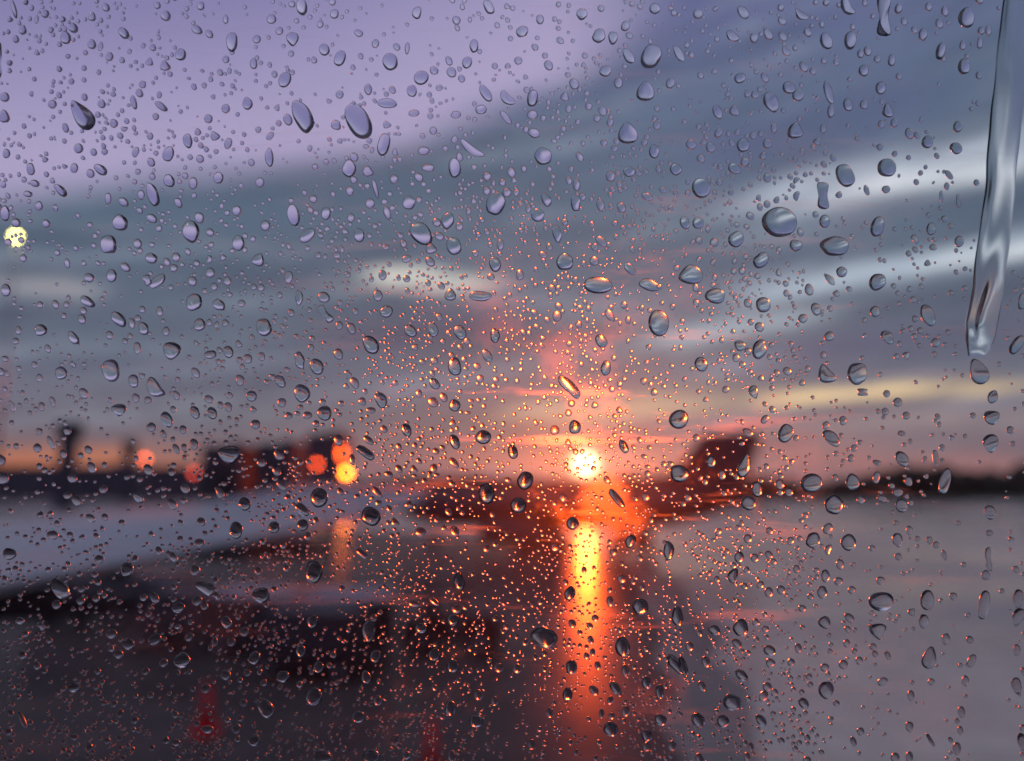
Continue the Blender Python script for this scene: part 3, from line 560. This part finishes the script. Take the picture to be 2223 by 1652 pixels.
'M': (850, 950, 2.581, [(200,880,130,120,50),(1500,925,85,80,0),(520,980,70,65,50),(740,975,80,55,40),(1875,1040,80,75,0),(2120,1100,120,70,0),(945,1085,55,50,0),(145,1120,90,40,50,'s'),(1765,1110,50,50,0),(700,850,60,40,40)]),
}
drops = []                                       # u, v, half width, half height, tilt, shape (source pixels)
for ox, oy, sc, lst in TILES.values():
    for d in lst:
        u, v, a, b, ang = ox + d[0]/sc, oy + d[1]/sc, d[3]/2/sc, d[2]/2/sc, d[4]
        if abs(ang) >= 60: a, b, ang = max(d[2], d[3])/2/sc, min(d[2], d[3])/2/sc, ang - math.copysign(90, ang)
        drops.append((u, v, a, b, ang, d[5] if len(d) > 5 else 'o'))
keep = []
for d in sorted(drops, key=lambda q: -q[2]*q[3]):  # a drop noted on two overlapping sheets counts once
    if all((d[0]-k[0])**2 + (d[1]-k[1])**2 > (.55*(min(d[2],d[3]) + min(k[2],k[3])))**2 for k in keep): keep.append(d)
drops = keep

drng = np.random.default_rng(11)
def outline(shape, n, amp, rg):
    ph = np.arange(n)*2*np.pi/n
    x, y = np.cos(ph), np.sin(ph)
    if shape == 's': x, y = np.sign(x)*np.abs(x)**.7, np.sign(y)*np.abs(y)**.85
    if shape == 'w': x = x*(1 - .38*y)
    if shape == 'v': x = x*(1 + .38*y)
    if shape == 't': y = np.where(y < 0, np.maximum(y*1.0, -.75 - .25*np.abs(y)) * .8, y)
    if shape == 'd': x = x*(.45 + .9*y**2)/.68
    if shape == 'b': x = x + .55*(y**2 - .45)
    k = 1 + sum(amp*rg.normal()/(j-.6)*np.cos(j*ph + rg.uniform(0, 6.28)) for j in range(2, 6))
    return x*k, y*k
def drop_mesh(a, b, ang, shape, n, rings, theta, amp, rg, sag=.14):
    """a, b in metres; returns verts, cap faces, back face (outward is -z)"""
    x, y = outline(shape, n, amp, rg)
    ca, sa = math.cos(R(ang)), math.sin(R(ang))
    X_, Y_ = x*a*ca - y*b*sa, x*a*sa + y*b*ca
    r0 = math.sqrt(a*b)*(.92 if max(a, b) < 1.7*min(a, b) else .78)
    Rr = 1/math.sin(theta); h = lambda q: math.sqrt(max(Rr*Rr - q*q, 0)) - Rr*math.cos(theta)
    V = [(0.0, -sag*b*.9, -h(0)*r0)]
    qs = [math.sin(math.pi/2*(k+1)/rings)**.92 for k in range(rings)]
    for q in qs:
        z = EMB if q >= .9999 else -h(q)*r0
        s = -sag*b*(1-q*q)
        V += [(X_[k]*q, Y_[k]*q + s, z) for k in range(n)]
    Fc = [(0, 1+(k+1) % n, 1+k) for k in range(n)]
    for rI in range(rings-1):
        A, B = 1 + rI*n, 1 + (rI+1)*n
        Fc += [(A+k, A+(k+1) % n, B+(k+1) % n, B+k) for k in range(n)]
    back = tuple(range(1+(rings-1)*n, 1+rings*n))
    return V, Fc, back[::-1]
MW = win.matrix_world
WM = Matrix.Translation(PC) @ ROT
def drop_object(name, u, v, V, Fc, back, m):
    me = bpy.data.meshes.new(name)
    # rim is doubled so that the flat contact face does not bend the shading of the cap
    nv = len(V); V2 = V + [V[i] for i in back]
    me.from_pydata(V2, [], [f[::-1] for f in Fc] + [tuple(range(nv, nv+len(back)))[::-1]])
    me.materials.append(m); me.materials.append(W_BACK)
    me.polygons.foreach_set('use_smooth', [True]*len(Fc) + [False]); me.polygons[-1].material_index = 1
    bm = bmesh.new(); bm.from_mesh(me)
    bm.faces.ensure_lookup_table()
    if bm.faces[0].normal.z > 0:
        for f in bm.faces: f.normal_flip()
    bm.to_mesh(me); bm.free()
    o = bpy.data.objects.new(name, me); C.objects.link(o)
    px_, py_ = pane(u, v)
    o.matrix_world = WM @ Matrix.Translation((px_, py_, 0))
    return o

# landmarks that raindrops are told apart by
MARKS = [(130,130,'in the top left corner'), (520,150,'in the lavender sky along the top left'), (900,120,'in lavender sky at top, left of middle'), (1350,110,'in the lavender sky at top middle'),
 (1750,110,'in purple sky at top, right of middle'), (2130,120,'in the purple sky left of the long water streak'), (2250,330,'beside the middle of the long water streak'),
 (180,420,'where sky meets cloud, left edge'), (600,380,'along the upper left cloud edge'), (980,330,'along the cloud edge near top middle'), (1450,330,'on the dark cloud above the middle'), (1850,400,'on the dark cloud at upper right'),
 (60,640,'around the yellow lamp at the left edge'), (420,620,'on the grey cloud right of the yellow lamp'), (800,560,'on the grey cloud at centre left'), (1180,560,'on grey cloud above the small pale streak'), (1560,620,'on the grey cloud right of the pale streak'), (2000,560,'in front of the bright cloud bands at right'),
 (150,820,'on the plain cloud above the control tower'), (480,860,'on the plain cloud above the square block'), (800,900,'on the plain cloud above the orange lamps'), (1130,830,'on mauve cloud far above left of the sun'), (1500,860,'on the mauve cloud straight above the sun'), (1850,800,'on the cloud above the jet tail fin'), (2150,800,'on the cloud just left of the streak tip'), (2480,850,'in the chain hanging below the long water streak'),
 (180,1120,'around the control tower'), (450,1130,'around the terminal and the square block'), (850,1120,'around the orange lamps'), (1150,1080,'in the pink sky left of the sun'), (1450,1130,'close around the sun'), (1800,1080,'around the jet tail fin'), (2120,1060,'over the cream cloud band at right'),
 (250,1330,'on the pale wing, nearer the frame edge'), (700,1300,'on the pale wing, outer half'), (1100,1300,'left of the parked jet below the skyline'), (1500,1290,'on the parked jet under the sun'), (1850,1290,'on the orange haze right of the jet'), (2200,1270,'over the dark treeline at right'), (2500,1350,'at the right edge below the treeline'),
 (150,1560,'over the black truck under the wing'), (600,1500,'on the baggage carts'), (1000,1480,'around the baggage tractor'), (1420,1540,'on the upper part of the orange sun streak'), (1780,1520,'on the apron just right of the sun streak'), (2150,1530,'on the wet apron at middle right'), (2480,1560,'on the wet apron near the right edge'),
 (150,1800,'in the bottom left corner'), (520,1760,'around the red cone on the dark apron'), (850,1780,'between the two red cones'), (1150,1780,'just right of the bottom edge cone'), (1480,1790,'on the lower part of the orange sun streak'), (1800,1780,'at the bottom right of the sun streak'), (2150,1790,'near the bottom edge, well right of streak'), (2480,1800,'in the bottom right corner')]
ORD = ['largest','second largest','third largest','fourth largest','fifth largest','sixth largest','seventh largest','eighth largest','ninth largest','tenth largest','eleventh largest','twelfth largest','thirteenth largest','fourteenth largest','fifteenth largest','sixteenth largest','seventeenth largest','eighteenth largest']
def shape_word(a, b, ang, shape):
    if shape == 'd': return 'dumbbell shaped'
    if shape == 'b': return 'bean shaped'
    if shape == 't': return 'flat bottomed'
    if shape == 's': return 'long thin'
    if shape == 'w': return 'pear shaped'
    if shape == 'v': return 'wedge shaped'
    r = max(a, b)/min(a, b)
    if r < 1.18: return 'round'
    return 'oval' if r < 1.6 else 'elongated'
INDIV = 300
inside = [d for d in drops if -10 < d[0] < 2570 and -10 < d[1] < 1913]
zone_count = {}
stuffV, stuffF, stuffM, stuffN = [], [], [], [0]
def to_stuff(u, v, V, Fc, back):
    px_, py_ = pane(u, v); base = stuffN[0]
    stuffV.extend((x+px_, y+py_, z) for x, y, z in V); stuffV.extend((V[i][0]+px_, V[i][1]+py_, V[i][2]) for i in back)
    stuffF.extend(tuple(base+i for i in f[::-1]) for f in Fc); nv = len(V)
    stuffF.append(tuple(range(base+nv, base+nv+len(back)))[::-1])
    stuffM.extend([0]*len(Fc) + [1]); stuffN[0] += nv + len(back)
def sag_at(v): return float(np.interp(v, [0, 800, 1250], [.15, .18, .24]))*drng.uniform(.8, 1.15)
for i, (u, v, a, b, ang, shp) in enumerate(drops):
    big = i < INDIV
    am = a*PXM; bmn = b*PXM
    theta = R(np.interp(v, [0, 700, 1250], [49, 58, 80]) + drng.uniform(-6, 6))
    V, Fc, back = drop_mesh(am, bmn, ang, shp, 28 if big else 16, 9 if big else 5, theta, .065, drng, sag_at(v))
    if big:
        o = drop_object('raindrop', u, v, V, Fc, back, W_BIG)
        k = min(range(len(MARKS)), key=lambda j: (MARKS[j][0]-u)**2 + (MARKS[j][1]-v)**2)
        n = zone_count.get(k, 0); zone_count[k] = n + 1
        lab = '%s raindrop, %s of those %s' % (shape_word(a, b, ang, shp), ORD[min(n, 17)], MARKS[k][2])
        if len(lab.split()) > 16: lab = lab.replace(' of those', '').replace(' the ', ' ')
        tag(o, lab, 'raindrop', 'large raindrops on the window pane')
    else:
        to_stuff(u, v, V, Fc, back)

# fine drops: too many to pick apart
cell = 26; gridd = {}
def put(u, v, r): gridd.setdefault((int(u//cell), int(v//cell)), []).append((u, v, r))
def free(u, v, r):
    for i in range(int((u-70)//cell), int((u+70)//cell)+1):
        for j in range(int((v-70)//cell), int((v+70)//cell)+1):
            for q in gridd.get((i, j), ()):
                if (q[0]-u)**2 + (q[1]-v)**2 < (q[2]+r)**2: return False
    return True
STREAK_L = [(2512,-40), (2491,109), (2481,200), (2469,339), (2460,460), (2442,599), (2430,714), (2412,805), (2411,850), (2418,890)]
STREAK_R = [(2572,-40), (2566,109), (2560,200), (2548,339), (2537,460), (2521,599), (2509,714), (2496,790), (2484,845), (2462,890)]
def in_streak(u, v, r):
    if v > 900 + r or v < -60: return False
    vl = [p[1] for p in STREAK_L]
    return np.interp(v, vl, [p[0] for p in STREAK_L]) - r - 4 < u < np.interp(v, vl, [p[0] for p in STREAK_R]) + r + 4
for u, v, a, b, ang, shp in drops:
    st = max(1, int(max(a, b)/max(min(a, b), 1)))
    m_ = min(a, b)
    for s in range(-st, st+1):                      # long drops are blocked out by a row of circles
        f = 0 if st == 1 else s/st*(max(a, b)-m_)
        dx, dy = (-math.sin(R(ang))*f, -math.cos(R(ang))*f) if b >= a else (math.cos(R(ang))*f, -math.sin(R(ang))*f)
        put(u+dx, v+dy, m_+1.5)
LANES = [(2478,880,2462,1903,42), (560,-20,790,760,17), (1660,1250,1790,1923,15), (230,1050,420,1923,15), (1010,150,1240,900,14), (2010,500,2080,1500,18), (1180,1350,1300,1923,12)]
def density(u, v):
    """chance of a fine drop being kept, and the typical diameter in pixels"""
    cx = math.exp(-((u-1350)/620)**2)
    low = 1/(1+math.exp(-(v-900)/170))
    d = .36 + .75*cx*low + .35*low*(u < 1100) + .32*cx*(v > 450)
    for a0_, b0_, a1_, b1_, w_ in LANES:
        f = (v-b0_)/(b1_-b0_)
        if 0 < f < 1 and abs(u - a0_ - (a1_-a0_)*f - 8*math.sin(v*.02)) < w_: d *= .12
    if u > 2080: d *= .55 - .25*low
    if u < 500 and 650 < v < 1350: d *= .55
    med = 10.0 - 1.9*low*cx - 1.3*(v > 1350 and u < 1100)
    if v < 500: med = 11.0
    return d, med
clump = [(drng.uniform(-200, 2760), drng.uniform(-150, 2050)) for _ in range(240)]
clump = np.array(clump)
def pick(e):
    q = drng.random()
    return 'b' if q < .12 else 'd' if (q < .17 and e > 1.25) else 'w' if q < .27 else 's' if q < .33 else 'o'
def add_fine(n, x0, x1, y0, y1, gain):
    c = 0
    for _ in range(n):
        u, v = drng.uniform(x0, x1), drng.uniform(y0, y1)
        d, med = density(u, v)
        near = np.min((clump[:, 0]-u)**2 + (clump[:, 1]-v)**2)
        d *= .34 + .95*math.exp(-near/58.0**2)
        if drng.random() > d*gain: continue
        dia = min(30, max(5.5, med*math.exp(drng.normal(0, .36))))
        r = dia/2
        if in_streak(u, v, r) or not free(u, v, r*.9): continue
        put(u, v, r)
        e = 1 + abs(drng.normal(0, .22)); ang = drng.normal(28 if u < 1700 else 8, 24)
        V, Fc, back = drop_mesh(r/math.sqrt(e)*PXM, r*math.sqrt(e)*PXM, ang, pick(e) if dia > 12 else 'o', 10 if dia > 12 else 8, 4 if dia > 12 else 3, R(np.interp(v, [0, 700, 1250], [43, 58, 80]) + drng.uniform(-8, 8)), .05, drng, sag_at(v))
        to_stuff(u, v, V, Fc, back); c += 1
    return c
n_in = add_fine(33000, -20, 2580, -20, 1923, 1.0)
# the rest of the pane, outside this view, carries drops too
hw, hh = PW/2/PXM - 30, PH/2/PXM - 30
n_out = 0
for _ in range(13000):
    u, v = 1280 + drng.uniform(-hw, hw), 951 + drng.uniform(-hh, hh)
    if -25 < u < 2585 and -25 < v < 1928: continue
    r = min(40, max(4, 9*math.exp(drng.normal(0, .55))))
    if not free(u, v, r): continue
    put(u, v, r); e = 1 + abs(drng.normal(0, .25))
    V, Fc, back = drop_mesh(r/math.sqrt(e)*PXM, r*math.sqrt(e)*PXM, drng.normal(15, 25), 'o', 10, 4, R(drng.uniform(40, 62)), .06, drng)
    to_stuff(u, v, V, Fc, back); n_out += 1
me = bpy.data.meshes.new('fine_raindrops')
me.from_pydata(stuffV, [], stuffF)
me.materials.append(W_SMALL); me.materials.append(W_BACK)
me.polygons.foreach_set('material_index', stuffM); me.polygons.foreach_set('use_smooth', [m_ == 0 for m_ in stuffM])
# every cap must face outward (-z)
if me.polygons[0].normal.z > 0: me.flip_normals()
fo = bpy.data.objects.new('fine_raindrops', me); C.objects.link(fo); fo.matrix_world = WM
tag(fo, 'countless fine raindrops scattered over the whole window pane', 'rain', kind='stuff')
print('drops noted', len(drops), 'fine', n_in, n_out)

# the long rivulet running down the right side
def rivulet(name, Lp, Rp, hmul, label, lumps):
    V, Fc = [], []; rows = 110; cols = 18; rg = random.Random(3)
    waves = [(rg.uniform(.06, .5), rg.uniform(-5, 5), rg.uniform(0, 6.28)) for _ in range(9)]
    vl = [p[1] for p in Lp]; lo, hi = vl[0], vl[-1]
    for i in range(rows+1):
        v = lo + (hi-lo)*i/rows
        l, r = np.interp(v, vl, [p[0] for p in Lp]), np.interp(v, [p[1] for p in Rp], [p[0] for p in Rp])
        w = (r-l)*PXM; endcap = min(1, (rows-i)/9)**.5; start = min(1, i/3)**.5
        bulge = (.55 + .10*math.sin(i*.13 + 1) + 1.7*math.exp(-((i-rows*.91)/11)**2))
        for j in range(cols+1):
            s = j/cols*2 - 1
            u = (l+r)/2 + (r-l)/2*s*(1 + .04*math.sin(i*.17 + (2 if s > 0 else 0)) + .02*math.sin(i*.41 + s))
            prof = (1 - s*s)**(1.3 if i < rows*.6 else 1.3 - .7*(i/rows - .6)/.4)*(1 + lumps*sum(math.sin(i*f*.6 + s*g_ + p_)/(1 + 3*f) for f, g_, p_ in waves)/2)
            x, y = pane(u, v)
            z = EMB if (j in (0, cols) or i in (0, rows)) else -w*hmul*bulge*prof*endcap*start
            V.append((x, y, z))
    for i in range(rows):
        for j in range(cols):
            a = i*(cols+1)+j; Fc.append((a, a+1, a+cols+2, a+cols+1))
    rim = [j for j in range(cols+1)] + [(i+1)*(cols+1)+cols for i in range(rows)] + [rows*(cols+1)+j for j in range(cols-1, -1, -1)] + [i*(cols+1) for i in range(rows-1, 0, -1)]
    nv = len(V); V += [V[k] for k in rim]
    me = bpy.data.meshes.new(name); me.from_pydata(V, [], Fc + [tuple(range(nv, nv+len(rim)))])
    me.materials.append(W_BIG); me.materials.append(W_BACK)
    me.polygons.foreach_set('use_smooth', [True]*len(Fc) + [False]); me.polygons[-1].material_index = 1
    if me.polygons[rows*cols//2].normal.z > 0: me.flip_normals()
    bm = bmesh.new(); bm.from_mesh(me); bm.faces.ensure_lookup_table()
    if bm.faces[-1].normal.z < 0: bm.faces[-1].normal_flip()
    bm.to_mesh(me); bm.free()
    o = bpy.data.objects.new(name, me); C.objects.link(o); o.matrix_world = WM
    return tag(o, label, 'water streak')
rivulet('water_streak', STREAK_L, STREAK_R, .17, 'long clear water streak running down the right side of the pane to a rounded tip', .38)
